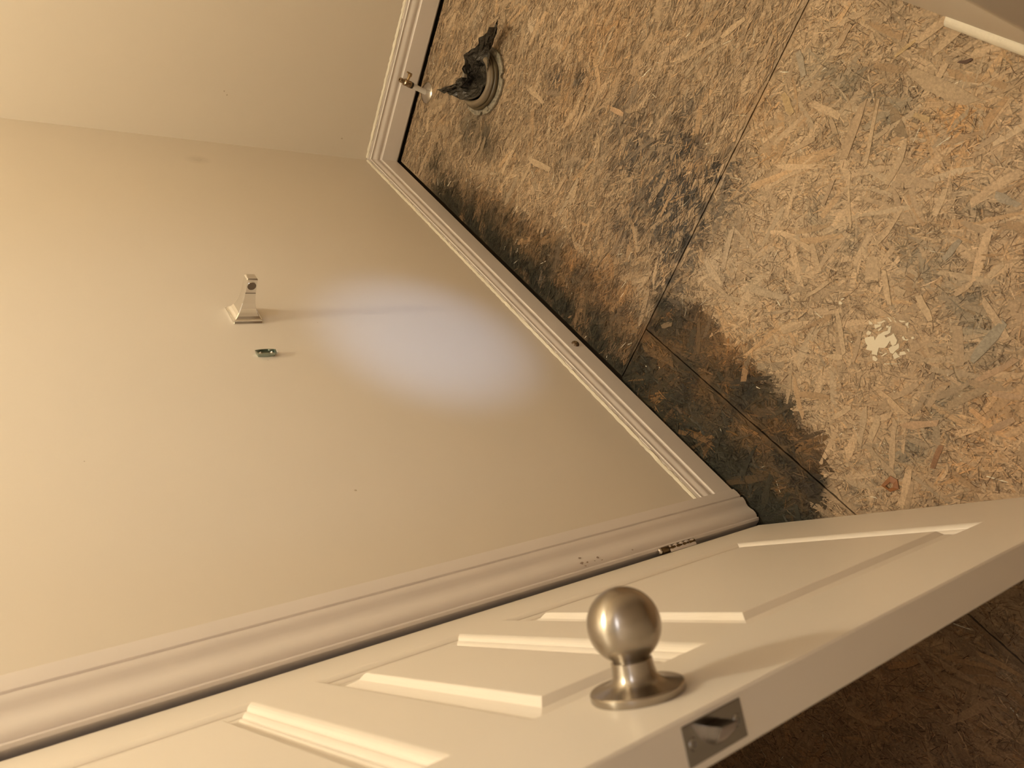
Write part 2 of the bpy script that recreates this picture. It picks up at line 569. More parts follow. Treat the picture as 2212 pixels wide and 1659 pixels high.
WETX = [0.0, 0.15, 0.35, 0.586, 0.80, 0.903, 1.069, 1.167, 1.1735, 1.184, 1.26, 1.332, 1.37, 1.409, 1.472, 1.53, 1.586, 1.63, 1.664, 1.691, 1.72, 1.75, 3.0]
WETY = [0.01, 0.05, 0.115, 0.150, 0.185, 0.195, 0.205, 0.17, 0.20, 0.239, 0.262, 0.276, 0.262, 0.240, 0.243, 0.240, 0.230, 0.222, 0.196, 0.141, 0.02, -1.0, -1.0]

def blob(x, y, pts):
    v = np.zeros_like(x)
    for px, py, r, w in pts:
        v = np.maximum(v, w * np.exp(-((x - px) ** 2 + (y - py) ** 2) / (r * r)))
    return v

def osb_color(x, y, rnd, rnd2):
    """albedo of the board at (x, y): wood tone plus water stain, mold and dirt."""
    x = np.asarray(x, dtype=float)
    y = np.asarray(y, dtype=float)
    tone = 0.78 + 0.44 * rnd
    base = np.stack([0.450 * tone, 0.325 * tone, 0.207 * tone], -1)
    lo = fbm(x, y, 5, 1, 3)
    base *= (0.86 + 0.28 * lo)[..., None]
    # redder and yellower strands
    red = np.where(rnd2 > 0.86, 1.0, 0.0)[..., None]
    base = base * (1 - red) + base * np.array([1.0, 0.92, 0.82]) * red
    gry = np.where(rnd2 < 0.10, 1.0, 0.0)[..., None]
    base = base * (1 - gry) + base * np.array([0.92, 0.96, 1.0]) * gry
    # warm reddish half towards the doorway
    wr = (0.6 * sstep(1.45, 1.95, x) + 1.0 * sstep(1.72, 1.82, x) * (1 - sstep(-0.02, 0.16, y)))[..., None]
    base = base * (1 - 0.6 * wr) + base * np.array([0.97, 0.82, 0.70]) * 0.6 * wr
    # orange patches
    og = blob(x, y, [(1.53, 0.755, 0.045, 0.9), (1.50, 0.72, 0.03, 0.6), (1.18, 0.653, 0.04, 0.5), (1.24, 0.59, 0.03, 0.5), (0.72, 0.61, 0.10, 0.5), (0.66, 0.50, 0.08, 0.4),
                     (1.824, 0.45, 0.05, 0.5), (1.848, 0.349, 0.05, 0.5), (1.09, 0.51, 0.04, 0.5), (0.95, 0.20, 0.10, 0.35), (1.40, 0.24, 0.05, 0.5)])
    og = (og * sstep(0.3, 0.6, fbm(x, y, 28, 5) * 0.6 + rnd2 * 0.5))[..., None]
    base = base * (1 - og) + base * np.array([1.06, 0.86, 0.60]) * og
    # grey-green water streaks
    gs = blob(x, y, [(1.249, 0.751, 0.03, .6), (1.28, 0.75, 0.03, .6), (1.323, 0.749, 0.03, .7), (1.37, 0.745, 0.02, .7), (1.424, 0.742, 0.03, .6), (1.413, 0.544, 0.03, .6), (1.474, 0.532, 0.025, .6),
                     (1.581, 0.557, 0.03, .5), (1.62, 0.56, 0.03, .6), (1.654, 0.565, 0.03, .7), (1.70, 0.545, 0.03, .8), (1.719, 0.531, 0.03, .8), (1.745, 0.51, 0.03, .8), (1.759, 0.498, 0.03, .8), (1.767, 0.441, 0.03, .7),
                     (1.76, 0.39, 0.028, .8), (1.765, 0.35, 0.025, .8), (1.767, 0.318, 0.025, .8), (1.764, 0.29, 0.025, .7), (1.761, 0.261, 0.025, .7), (1.618, 0.674, 0.03, .5), (1.655, 0.708, 0.04, .4), (1.74, 0.2, 0.03, .6)])
    gs = (np.minimum(0.95, gs * 1.3) * sstep(0.22, 0.50, fbm(x, y, 30, 9)))[..., None]
    base = base * (1 - gs) + base * np.array([0.56, 0.65, 0.74]) * gs
    # wet, browned band along the left wall
    nb = (fbm(x, y, 22, 21) - 0.5) * 0.06
    edge = np.interp(x, WETX, WETY) + nb
    near = x < 1.1725
    soft = np.where(near, 0.085, 0.034)
    wet = 1 - sstep(edge - soft * 0.5, edge + soft * 0.5, y)
    depth = np.where(near, 0.74 * sstep(0.05, 0.5, x), 0.97)
    wet = (wet * depth)[..., None]
    base = base * (1 - wet) + base * np.where(near[..., None], np.array([0.36, 0.265, 0.155]), np.array([0.27, 0.20, 0.115])) * wet * (0.5 + 0.45 * rnd2[..., None]) * (0.25 + 2.0 * sstep(0.25, 0.75, fbm(x, y, 24, 61))[..., None])
    # black mold
    m1 = (1 - sstep(0.03, 0.15, y - 0.03 * lo)) * sstep(0.12, 0.3, x) * (1 - sstep(1.70, 1.80, x)) * 0.95
    m1 = np.maximum(m1, blob(x, y, [(0.215, 0.085, 0.05, .9), (0.408, 0.255, 0.055, .8), (0.33, 0.25, 0.06, .75), (0.46, 0.22, 0.04, .5), (1.184, 0.215, 0.035, 1.0), (1.215, 0.20, 0.05, .9), (1.311, 0.16, 0.07, .8),
                                    (1.405, 0.168, 0.06, .8), (1.546, 0.222, 0.035, 1.0), (1.49, 0.20, 0.05, .8), (1.60, 0.15, 0.06, .6), (1.40, 0.06, 0.10, .8), (1.57, 0.04, 0.10, .8), (1.665, 0.15, 0.03, .7),
                                    (0.30, 0.34, 0.05, .5), (1.45, 0.10, 0.06, .8), (0.78, 0.12, 0.06, .6), (0.6, 0.12, 0.05, .6)]))
    m1 = m1 * sstep(0.40, 0.58, fbm(x, y, 38, 31) * 0.75 + rnd * 0.30 + 0.12)
    m1 = m1[..., None]
    base = base * (1 - m1) + np.array([0.024, 0.023, 0.014]) * m1
    # blue-black speckle around the board joint
    sp = blob(x, y, [(0.971, 0.468, 0.07, .8), (1.055, 0.412, 0.08, 1), (1.101, 0.455, 0.07, 1), (1.154, 0.501, 0.05, 1), (1.18, 0.542, 0.03, .9), (1.164, 0.404, 0.06, 1), (1.141, 0.304, 0.05, 1), (1.20, 0.433, 0.03, .8),
                     (1.195, 0.335, 0.03, .9), (1.286, 0.345, 0.04, .35), (1.018, 0.579, 0.06, .6), (0.60, 0.49, 0.04, .9), (0.678, 0.522, 0.04, .7), (0.92, 0.56, 0.05, .5), (1.09, 0.36, 0.06, .9), (0.82, 0.44, 0.08, .45),
                     (1.17, 0.36, 0.04, 1), (0.75, 0.35, 0.06, .45), (1.21, 0.27, 0.03, .8), (0.98, 0.36, 0.05, .6), (1.05, 0.50, 0.10, .9), (1.12, 0.40, 0.13, 1), (1.21, 0.50, 0.05, .8), (0.95, 0.45, 0.12, .8), (1.0, 0.33, 0.09, .8), (1.23, 0.44, 0.05, .7), (1.16, 0.27, 0.05, .9), (0.86, 0.50, 0.10, .6)])
    sp = np.minimum(1, sp * 1.15) * sstep(0.45, 0.57, fbm(x, y, 75, 41) * 0.7 + rnd * 0.32)
    sp = sp[..., None]
    base = base * (1 - sp * 0.93) + np.array([0.040, 0.040, 0.042]) * sp * 0.93
    # pale worn area
    pl = (blob(x, y, [(1.30, 0.40, 0.10, .35), (1.25, 0.35, 0.05, .5), (0.20, 0.52, 0.03, .8), (0.444, 0.575, 0.03, .6)]) * sstep(0.4, 0.6, fbm(x, y, 50, 51)))[..., None]
    base = base * (1 - pl) + np.array([0.56, 0.45, 0.33]) * pl
    return np.clip(base, 0.004, 0.9)

SX, SY = 1.1725, 0.1462
PANELS = [(0.0165, SX - 0.0011, 0.0155, 1.499), (SX + 0.0011, 2.649, SY + 0.0010, 1.499), (SX + 0.0011, 2.649, -0.739, SY - 0.0010)]
PLAB = ['subfloor board under the toilet flange', 'large subfloor board in the middle of the room', 'dark stained subfloor board along the door wall']
panel_objs = []
GT = -0.0012
for pi, (x0, x1, y0, y1) in enumerate(PANELS):
    st = 0.007
    nx = int((x1 - x0) / st)
    ny = int((y1 - y0) / st)
    gx, gy = np.meshgrid(np.linspace(x0, x1, nx + 1), np.linspace(y0, y1, ny + 1), indexing='ij')
    # slightly ragged joint edges
    gx[-1, :] -= np.abs(vnoise(gy[-1, :], gy[-1, :] * 0, 90, 3 + pi)) * 0.0016 * (pi == 0)
    gy[:, 0] += np.abs(vnoise(gx[:, 0], gx[:, 0] * 0, 90, 8 + pi)) * 0.0022 * (pi == 1)
    gz = GT + (vnoise(gx, gy, 60, 5) - 0.5) * 0.0008
    gz[0, :] -= 0.0006
    gz[-1, :] -= 0.0006
    Vn = np.stack([gx, gy, gz], -1).reshape(-1, 3)
    r1 = vnoise(gx, gy * 0.35, 160, 77)
    r2 = vnoise(gx * 0.4, gy, 120, 78)
    C = osb_color(gx, gy, r1, r2).reshape(-1, 3) * 0.80
    idx = np.arange((nx + 1) * (ny + 1)).reshape(nx + 1, ny + 1)
    Fq = np.stack([idx[:-1, :-1], idx[1:, :-1], idx[1:, 1:], idx[:-1, 1:]], -1).reshape(-1, 4).tolist()
    n0 = len(Vn)
    rim = np.concatenate([idx[:, 0], idx[-1, 1:], idx[::-1, -1][1:], idx[0, ::-1][1:-1]])
    low = Vn[rim].copy()
    low[:, 2] = -0.018
    Vn = np.concatenate([Vn, low])
    C = np.concatenate([C, C[rim] * 0.4])
    k = len(rim)
    for i in range(k):
        j = (i + 1) % k
        Fq.append((int(rim[i]), n0 + i, n0 + j, int(rim[j])))
    Fq.append(tuple(range(n0 + k - 1, n0 - 1, -1)))
    po = mesh_obj('osb_panel', Vn, Fq, OSB, floor, colors=C)
    po['label'] = PLAB[pi]
    panel_objs.append(po)

def strand_geo(cx, cy, ang, L, Wd, zz, jit, tilt, bend):
    """arrays of strands -> verts (n,8,3)"""
    n = len(cx)
    t = np.array([-0.5, -0.18, 0.18, 0.5])
    V = np.zeros((n, 8, 3))
    ca, sa = np.cos(ang), np.sin(ang)
    for q in range(4):
        for s in (0, 1):
            w = Wd * (0.5 if s else -0.5) * (1.0 if 0 < q < 3 else 0.72) * (1 + jit[:, q * 2 + s] * 0.35)
            l = L * (t[q] + (jit[:, (q * 2 + s + 3) % 8] * 0.10 if q in (0, 3) else 0)) 
            off = bend * (t[q] ** 2) * L
            lx, ly = l, w + off
            V[:, q * 2 + s, 0] = cx + lx * ca - ly * sa
            V[:, q * 2 + s, 1] = cy + lx * sa + ly * ca
            V[:, q * 2 + s, 2] = zz + tilt * w + (0.00025 * jit[:, (q * 3 + s) % 8])
    return V
QF = np.array([[0, 2, 3, 1], [2, 4, 5, 3], [4, 6, 7, 5]])

def in_view(x, y):
    P = np.stack([x - CAM.x, y - CAM.y, np.full_like(x, -CAM.z)], -1)
    d = P @ np.array(FWD)
    u = P @ np.array(RIGHT) / d * 1681.855
    v = P @ np.array(DOWN) / d * 1681.855
    return (d > 0.2) & (np.abs(u) < 1250) & (np.abs(v) < 980)

BIGLIST = []
def strands_for(pi, box, count, kind):
    x0, x1, y0, y1 = box
    r = np.random.default_rng(100 * pi + {'big': 1, 'mid': 2, 'fine': 3, 'dark': 4}[kind])
    x = r.uniform(x0 + 0.004, x1 - 0.004, count)
    y = r.uniform(y0 + 0.004, y1 - 0.004, count)
    keep = in_view(x, y) | (r.uniform(size=count) < 0.18)
    x, y = x[keep], y[keep]
    n = len(x)
    main = {0: 1.45, 1: 0.75, 2: 0.55}[pi]
    spread = {0: 0.55, 1: 1.05, 2: 0.9}[pi]
    ang = main + r.normal(0, spread, n)
    if kind == 'big':
        L = r.uniform(0.035, 0.095, n); Wd = r.uniform(0.006, 0.017, n); zz = r.uniform(-0.0006, 0.0009, n); tl = 0.05
    elif kind == 'mid':
        L = r.uniform(0.014, 0.055, n) if pi else r.uniform(0.012, 0.040, n); Wd = r.uniform(0.0018, 0.0068, n) * (1.0 if pi else 0.8); zz = r.uniform(-0.0002, 0.0006, n); tl = 0.16
    elif kind == 'fine':
        L = r.uniform(0.006, 0.030, n); Wd = r.uniform(0.0006, 0.0019, n); zz = r.uniform(0.0003, 0.0010, n); tl = 0.35
    else:
        L = r.uniform(0.004, 0.026, n); Wd = r.uniform(0.0004, 0.0011, n); zz = r.uniform(0.0004, 0.0010, n); tl = 0.1
    half = 0.5 * L * 1.05
    ca, sa = np.abs(np.cos(ang)), np.abs(np.sin(ang))
    ok = (x - half * ca - Wd > x0) & (x + half * ca + Wd < x1) & (y - half * sa - Wd > y0) & (y + half * sa + Wd < y1)
    # keep clear of the joints unless short
    x, y, ang, L, Wd, zz = (q[ok] for q in (x, y, ang, L, Wd, zz))
    n = len(x)
    if kind == 'big':
        BIGLIST.extend([(pi, x[i], y[i], ang[i], L[i], Wd[i]) for i in range(n)] if pi else [])
    jit = r.uniform(-1, 1, (n, 8))
    V = strand_geo(x, y, ang, L, Wd, zz, jit, r.normal(0, tl, n), r.normal(0, 0.12, n))
    rnd = r.uniform(size=n)
    rnd2 = r.uniform(size=n)
    if kind == 'dark':
        C = osb_color(x, y, rnd, rnd2) * np.array([0.34, 0.28, 0.24])
        lift = np.ones(n)
    elif kind == 'fine':
        C = osb_color(x, y, rnd, rnd2) * np.where(rnd2 > 0.5, 1.18, 0.72)[:, None]
        sp = (r.uniform(size=n) > 0.994)[:, None]
        C = np.where(sp, np.array([0.72, 0.66, 0.52]), C)
    else:
        C = osb_color(x, y, rnd, rnd2)
    C8 = np.repeat(C[:, None, :], 8, axis=1)
    C8 = C8 * (1 + 0.10 * r.uniform(-1, 1, (n, 8, 1)))
    return V.reshape(-1, 3), (QF[None] + (np.arange(n) * 8)[:, None, None]).reshape(-1, 4), np.clip(C8.reshape(-1, 3), 0.003, 0.9)

def mesh_fast(name, V, Fq, C, mat, parent):
    me = bpy.data.meshes.new(name)
    me.vertices.add(len(V))
    me.vertices.foreach_set('co', V.astype(np.float32).ravel())
    me.loops.add(Fq.size)
    me.loops.foreach_set('vertex_index', Fq.astype(np.int32).ravel())
    me.polygons.add(len(Fq))
    me.polygons.foreach_set('loop_start', (np.arange(len(Fq)) * 4).astype(np.int32))
    me.polygons.foreach_set('loop_total', np.full(len(Fq), 4, dtype=np.int32))
    me.materials.append(mat)
    a = me.color_attributes.new('Col', 'FLOAT_COLOR', 'POINT')
    c = np.ones((len(V), 4), dtype=np.float32)
    c[:, :3] = C
    a.data.foreach_set('color', c.ravel())
    me.update()
    me.validate()
    o = bpy.data.objects.new(name, me)
    COL.objects.link(o)
    o.parent = parent
    return o

DENSP = [{'big': 900, 'mid': 9500, 'fine': 24000, 'dark': 12000}, {'big': 1500, 'mid': 14000, 'fine': 16000, 'dark': 10500}, {'big': 1000, 'mid': 13000, 'fine': 14000, 'dark': 9000}]
for pi, box in enumerate(PANELS):
    x0, x1, y0, y1 = box
    yy1 = min(y1, 1.05)
    area = (x1 - x0) * (yy1 - y0)
    Vs, Fs, Cs = [], [], []
    n0 = 0
    for kind, dn in DENSP[pi].items():
        v, f, c = strands_for(pi, (x0, x1, y0, yy1), int(area * dn), kind)
        Vs.append(v); Fs.append(f + n0); Cs.append(c)
        n0 += len(v)
    so = mesh_fast('wood_strands', np.concatenate(Vs), np.concatenate(Fs), np.concatenate(Cs), OSB, panel_objs[pi])
    so['kind'] = 'stuff'

# floor points from bearings measured on the place
def floor_pt(u, v, z=0.0):
    d = RIGHT * ((u - 1106) / 1681.855) + DOWN * ((v - 829.5) / 1681.855) + FWD
    t = (z - CAM.z) / d.z
    p = CAM + d * t
    return p

# larger single strands that stand out in the surface: end, end, width in px, tone
BIG = [(1967, 154, 2102, 222, 27, 'pale'), (1822, 348, 1864, 222, 20, 'mid'), (1870, 357, 1896, 222, 9, 'pale'), (1915, 405, 1957, 315, 16, 'pale'), (1944, 383, 2021, 402, 19, 'mid'),
       (2021, 463, 2044, 409, 15, 'pale'), (1835, 489, 1833, 367, 6, 'pale'), (1796, 257, 1806, 290, 10, 'pale'), (1809, 106, 1838, 55, 12, 'mid'), (1934, 122, 1980, 87, 9, 'yellow'),
       (1976, 248, 2009, 261, 12, 'yellow'), (1899, 296, 1925, 270, 11, 'pale'), (1964, 399, 1980, 373, 11, 'pale'), (1931, 412, 1944, 451, 11, 'mid'), (1886, 553, 1886, 608, 28, 'pale'),
       (1909, 582, 1922, 660, 12, 'pale'), (1931, 624, 1954, 634, 15, 'pale'), (1809, 672, 1825, 766, 11, 'pale'), (2134, 598, 2170, 569, 14, 'pale'), (2070, 705, 2073, 788, 22, 'mid'),
       (2095, 785, 2173, 695, 20, 'grey'), (1786, 769, 1822, 772, 11, 'pale'), (1880, 952, 1899, 895, 15, 'pale'), (2028, 914, 1951, 920, 14, 'orange'), (2112, 824, 2202, 775, 14, 'orange'),
       (2144, 849, 2206, 859, 13, 'orange'), (2005, 875, 2044, 830, 15, 'mid'), (1755, 530, 1770, 590, 14, 'pale'), (1690, 200, 1712, 250, 14, 'yellow'), (1700, 330, 1760, 300, 10, 'mid'),
       (1650, 130, 1668, 80, 11, 'mid'), (1560, 80, 1610, 40, 12, 'pale'), (1725, 110, 1738, 165, 13, 'greyd'), (1270, 255, 1295, 195, 8, 'pale'), (1240, 280, 1262, 232, 7, 'mid'), (1320, 235, 1348, 248, 8, 'orange'),
       (1145, 345, 1187, 366, 8, 'pale'), (1200, 420, 1225, 380, 7, 'mid'), (1430, 705, 1452, 700, 8, 'wet'), (1985, 640, 2010, 690, 15, 'pale'), (2040, 560, 2075, 520, 14, 'greyd'), (1860, 720, 1845, 780, 9, 'mid'),
       (1930, 860, 1985, 830, 12, 'mid'), (1840, 880, 1800, 905, 10, 'pale'), (2060, 640, 2100, 610, 12, 'mid'), (1780, 440, 1800, 390, 11, 'mid'), (1745, 640, 1790, 610, 9, 'pale'), (2140, 930, 2190, 905, 15, 'orange'),
       (2015, 1010, 2035, 960, 12, 'rust'), (1950, 760, 2000, 775, 10, 'mid'), (2110, 320, 2160, 290, 14, 'mid'), (2150, 420, 2200, 445, 16, 'greyd'), (2080, 480, 2130, 500, 14, 'mid'), (1690, 720, 1735, 700, 8, 'pale')]
TONE = {'pale': (0.465, 0.338, 0.215), 'mid': (0.40, 0.285, 0.18), 'yellow': (0.46, 0.325, 0.175), 'grey': (0.30, 0.25, 0.185), 'greyd': (0.33, 0.27, 0.20), 'orange': (0.41, 0.27, 0.165), 'rust': (0.25, 0.13, 0.065), 'wet': (0.17, 0.115, 0.065)}
for i, (ua, va, ub, vb, wpx, tone) in enumerate(BIG):
    a, b = floor_pt(ua, va), floor_pt(ub, vb)
    c = (a + b) / 2
    L = (b - a).length
    px = L / max(1.0, math.hypot(ub - ua, vb - va))
    Wd = max(0.004, wpx * px * 1.05)
    ang = math.atan2(b.y - a.y, b.x - a.x)
    r = np.random.default_rng(900 + i)
    jit = r.uniform(-1, 1, (1, 8)) * 0.8
    top = strand_geo(np.array([0.0]), np.array([0.0]), np.array([ang]), np.array([L]), np.array([Wd]), np.array([0.0016]), jit, np.array([r.normal(0, 0.04)]), np.array([r.normal(0, 0.06)]))[0]
    low = top.copy()
    low[:, 2] = -0.0006
    low[:, :2] *= 1.01
    V = np.concatenate([top, low])
    F = [tuple(q) for q in QF.tolist()]
    ring = [0, 2, 4, 6, 7, 5, 3, 1]
    for k in range(8):
        p, q = ring[k], ring[(k + 1) % 8]
        F.append((p, p + 8, q + 8, q))
    col = np.array(TONE[tone]) * r.uniform(0.9, 1.08)
    C = np.concatenate([np.tile(col, (8, 1)) * r.uniform(0.93, 1.07, (8, 1)), np.tile(col * 0.25, (8, 1))])
    pi = 0 if c.x < SX else (1 if c.y > SY else 2)
    mesh_obj('wood_strand', V, F, OSB, panel_objs[pi], colors=C, loc=(c.x, c.y, 0))

# the random strands that show largest from the room, each its own piece
def show(e):
    pi, x, y, ang, L, Wd = e
    d = (Vector((x, y, 0)) - CAM).length
    ok = bool(in_view(np.array([x]), np.array([y]))[0]) and (x > 1.25) and (y > -0.02)
    return (L * Wd / d ** 2) if ok else 0.0
BIGLIST.sort(key=show, reverse=True)
taken = []
for e in BIGLIST:
    if len(taken) >= 200:
        break
    if all((e[1] - t[1]) ** 2 + (e[2] - t[2]) ** 2 > 0.022 ** 2 for t in taken):
        taken.append(e)
for i, (pi, x, y, ang, L, Wd) in enumerate(taken):
    r = np.random.default_rng(3000 + i)
    jit = r.uniform(-1, 1, (1, 8))
    top = strand_geo(np.array([0.0]), np.array([0.0]), np.array([ang]), np.array([L * 0.9]), np.array([Wd * 0.75]), np.array([r.uniform(0.0006, 0.0013)]), jit, np.array([r.normal(0, 0.05)]), np.array([r.normal(0, 0.10)]))[0]
    low = top.copy()
    low[:, 2] = -0.0006
    F = [tuple(q) for q in QF.tolist()]
    for k in range(8):
        p, q = [0, 2, 4, 6, 7, 5, 3, 1][k], [0, 2, 4, 6, 7, 5, 3, 1][(k + 1) % 8]
        F.append((p, p + 8, q + 8, q))
    col = osb_color(np.array([x]), np.array([y]), r.uniform(size=1) * 0.9 + 0.1, r.uniform(size=1))[0]
    C = np.concatenate([np.tile(col, (8, 1)) * r.uniform(0.93, 1.07, (8, 1)), np.tile(col * 0.25, (8, 1))])
    mesh_obj('wood_strand', np.concatenate([top, low]), F, OSB, panel_objs[pi], colors=np.clip(C, 0.003, 0.9), loc=(x, y, 0))

# cream paint left on the board (traced patches, a hair thick)
SPL = [[(820, 820), (930, 790), (1010, 800), (1010, 870), (1090, 770), (1200, 710), (1280, 680), (1290, 620), (1345, 590), (1335, 730), (1215, 770), (1240, 820), (1390, 740), (1470, 880), (1450, 950), (1370, 1000), (1320, 890), (1230, 1020), (1110, 1030), (1090, 1080), (1060, 1170), (960, 1150), (975, 1080), (850, 1050), (880, 980), (830, 910)],
       [(1290, 1040), (1380, 990), (1500, 940), (1500, 1040), (1430, 1080), (1380, 1150), (1330, 1110)], [(1380, 1170), (1430, 1110), (1520, 1200), (1420, 1250)], [(1520, 1110), (1600, 1090), (1640, 1150), (1510, 1180)],
       [(975, 1200), (1020, 1180), (1070, 1250), (1040, 1300), (985, 1270)], [(1140, 1180), (1250, 1110), (1260, 1140), (1160, 1200)], [(1080, 660), (1160, 610), (1170, 640), (1090, 695)],
       [(1010, 550), (1090, 560), (1150, 550), (1140, 590), (1020, 640)], [(1060, 520), (1200, 480), (1240, 495), (1110, 550)], [(905, 490), (960, 510), (990, 560), (910, 570)], [(850, 730), (900, 690), (955, 720), (940, 770), (860, 770)],
       [(1250, 410), (1310, 420), (1370, 500), (1340, 500)], [(1370, 420), (1420, 440), (1450, 530), (1420, 510)], [(1500, 470), (1600, 490), (1620, 520), (1510, 510)], [(1620, 540), (1700, 510), (1690, 590), (1640, 590)],
       [(1550, 810), (1590, 790), (1620, 860), (1700, 850), (1660, 885), (1590, 870)], [(1750, 820), (1790, 800), (1800, 840), (1765, 850)], [(1660, 1040), (1690, 1050), (1715, 1110), (1690, 1110)], [(1100, 1090), (1180, 1140), (1130, 1140)],
       [(300, 160), (320, 90), (385, 140), (350, 160)], [(350, 50), (400, 25), (410, 50), (370, 70)], [(1660, 600), (1700, 600), (1690, 625)], [(1250, 590), (1300, 590), (1290, 620), (1255, 620)]]
pc = floor_pt(1915, 735)
V, F = [], []
rr = random.Random(5)
for poly in SPL:
    pts = []
    for i in range(len(poly)):
        a, b = poly[i], poly[(i + 1) % len(poly)]
        seg = max(1, int(math.hypot(b[0] - a[0], b[1] - a[1]) / 45))
        for k in range(seg):
            t = k / seg
            pts.append((a[0] + (b[0] - a[0]) * t + rr.uniform(-9, 9), a[1] + (b[1] - a[1]) * t + rr.uniform(-9, 9)))
    n = len(pts)
    o0 = len(V)
    for zz in (0.0017, -0.0003):
        for q in pts:
            p = floor_pt(1780 + q[0] / 9.217, 640 + q[1] / 9.217)
            V.append((p.x - pc.x, p.y - pc.y, zz))
    F.append(tuple(o0 + i for i in range(n)))
    for i in range(n):
        j = (i + 1) % n
        F.append((o0 + i, o0 + n + i, o0 + n + j, o0 + j))
sp = mesh_obj('paint_splash', V, F, PAINTM, panel_objs[1], loc=(pc.x, pc.y, 0))
sp['label'] = 'dried cream paint splash'
V, F = [], []
for (u, v, r0, n) in [(1898, 955, 14, 9), (1907, 978, 10, 8), (1850, 925, 7, 4), (1150, 52, 9, 5), (1032, 32, 10, 5), (1925, 838, 20, 4), (2030, 860, 40, 7), (2080, 960, 40, 6), (1810, 780, 60, 8), (1250, 560, 50, 6), (1480, 640, 30, 5), (1430, 780, 40, 4)]:
    for k in range(n):
        p = floor_pt(u + rr.gauss(0, r0 * 0.6), v + rr.gauss(0, r0 * 0.6))
        s = rr.uniform(0.0006, 0.0022)
        a0 = rr.uniform(0, 6)
        o0 = len(V)
        for j in range(5):
            q = s * rr.uniform(0.5, 1.2)
            V.append((p.x + q * math.cos(a0 + j * 1.257), p.y + q * math.sin(a0 + j * 1.257) * 0.7, 0.0018))
        V.append((p.x, p.y, 0.0024))
        for j in range(5):
            F.append((o0 + j, o0 + (j + 1) % 5, o0 + 5))
        F.append(tuple(o0 + 4 - j for j in range(5)))
fl = mesh_obj('paint_flecks', V, F, PAINTM, floor)
fl['kind'] = 'stuff'

# ------------------------------------------------------------------ toilet flange, wax ring and plastic bag
FX, FY = 0.325, 0.385
fr = tag(empty('toilet_flange', (FX, FY, 0.001)), 'open toilet drain flange with brown wax ring on bare floor', 'toilet flange')
def notch(a, r, h):
    k = 1.0
    if r > 0.08:
        for c in (math.radians(28), math.radians(-62), math.radians(118), math.radians(208)):
            d = abs((a - c + math.pi) % (2 * math.pi) - math.pi)
            if d < 0.055:
                k = 0.90
        k *= 1 + 0.012 * math.sin(a * 7) + 0.006 * math.sin(a * 17 + 1)
    return k
lathe('flange_ring', [(0.050, 0.0), (0.088, 0.0), (0.0895, 0.002), (0.0895, 0.0075), (0.086, 0.0090), (0.074, 0.0085), (0.066, 0.0095), (0.050, 0.0095), (0.050, 0.0)], FLANGEM, fr, n=96, r_mod=notch)
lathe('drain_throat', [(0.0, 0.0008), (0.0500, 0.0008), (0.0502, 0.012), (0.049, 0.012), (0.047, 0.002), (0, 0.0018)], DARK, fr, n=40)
def lump(a, r, h):
    return 1 + 0.012 * math.sin(3 * a + 1) + 0.010 * math.sin(7 * a + h * 200)
lathe('wax_ring', [(0.060, 0.009), (0.0735, 0.009), (0.0765, 0.013), (0.0765, 0.018), (0.0735, 0.0205), (0.0715, 0.0212), (0.0728, 0.0235), (0.0722, 0.0270), (0.0690, 0.0290), (0.066, 0.0295), (0.060, 0.029)], WAXD, fr, n=72, r_mod=lump, sharp=60)
lathe('wax_top', [(0.0690, 0.0288), (0.0672, 0.0330), (0.0630, 0.0360), (0.0580, 0.0355), (0.0545, 0.0320), (0.0525, 0.024), (0.0515, 0.010)], WAX, fr, n=72, r_mod=lump, sharp=60)
for a in (math.radians(-40), math.radians(75)):
    c = boxes('plaster_crumb', [(-0.006, 0.006, -0.004, 0.004, 0.0, 0.006)], FLANGEM, fr)
    c.location = (0.081 * math.cos(a), 0.081 * math.sin(a), 0.0075)
    c.rotation_euler = (0.2, 0.1, a)
    bevel(c, 0.002, 2)

# bag outline (bearings of its rim, with the height it stands at)
BAGO = [(1077, 42, .030), (1076, 62, .040), (1067, 75, .045), (1058, 92, .045), (1055, 110, .042), (1058, 132, .036), (1055, 165, .034), (1047, 190, .034), (1033, 205, .036), (1014, 216, .040),
        (993, 214, .040), (976, 206, .036), (967, 199, .030), (958, 202, .022), (946, 194, .020), (953, 196, .024), (968, 192, .040), (982, 187, .052), (1001, 184, .050), (1008, 173, .045), (1003, 157, .050), (1002, 139, .056),
        (1004, 119, .062), (1018, 106, .062), (1032, 96, .062), (1037, 83, .064), (1048, 72, .066), (1061, 61, .066), (1072, 57, .058), (1074, 50, .045)]
bag_c = floor_pt(1020, 168, 0.020)
rim = []
for u, v, z in BAGO:
    p = floor_pt(u, v, z)
    rim.append((p.x, p.y, z))
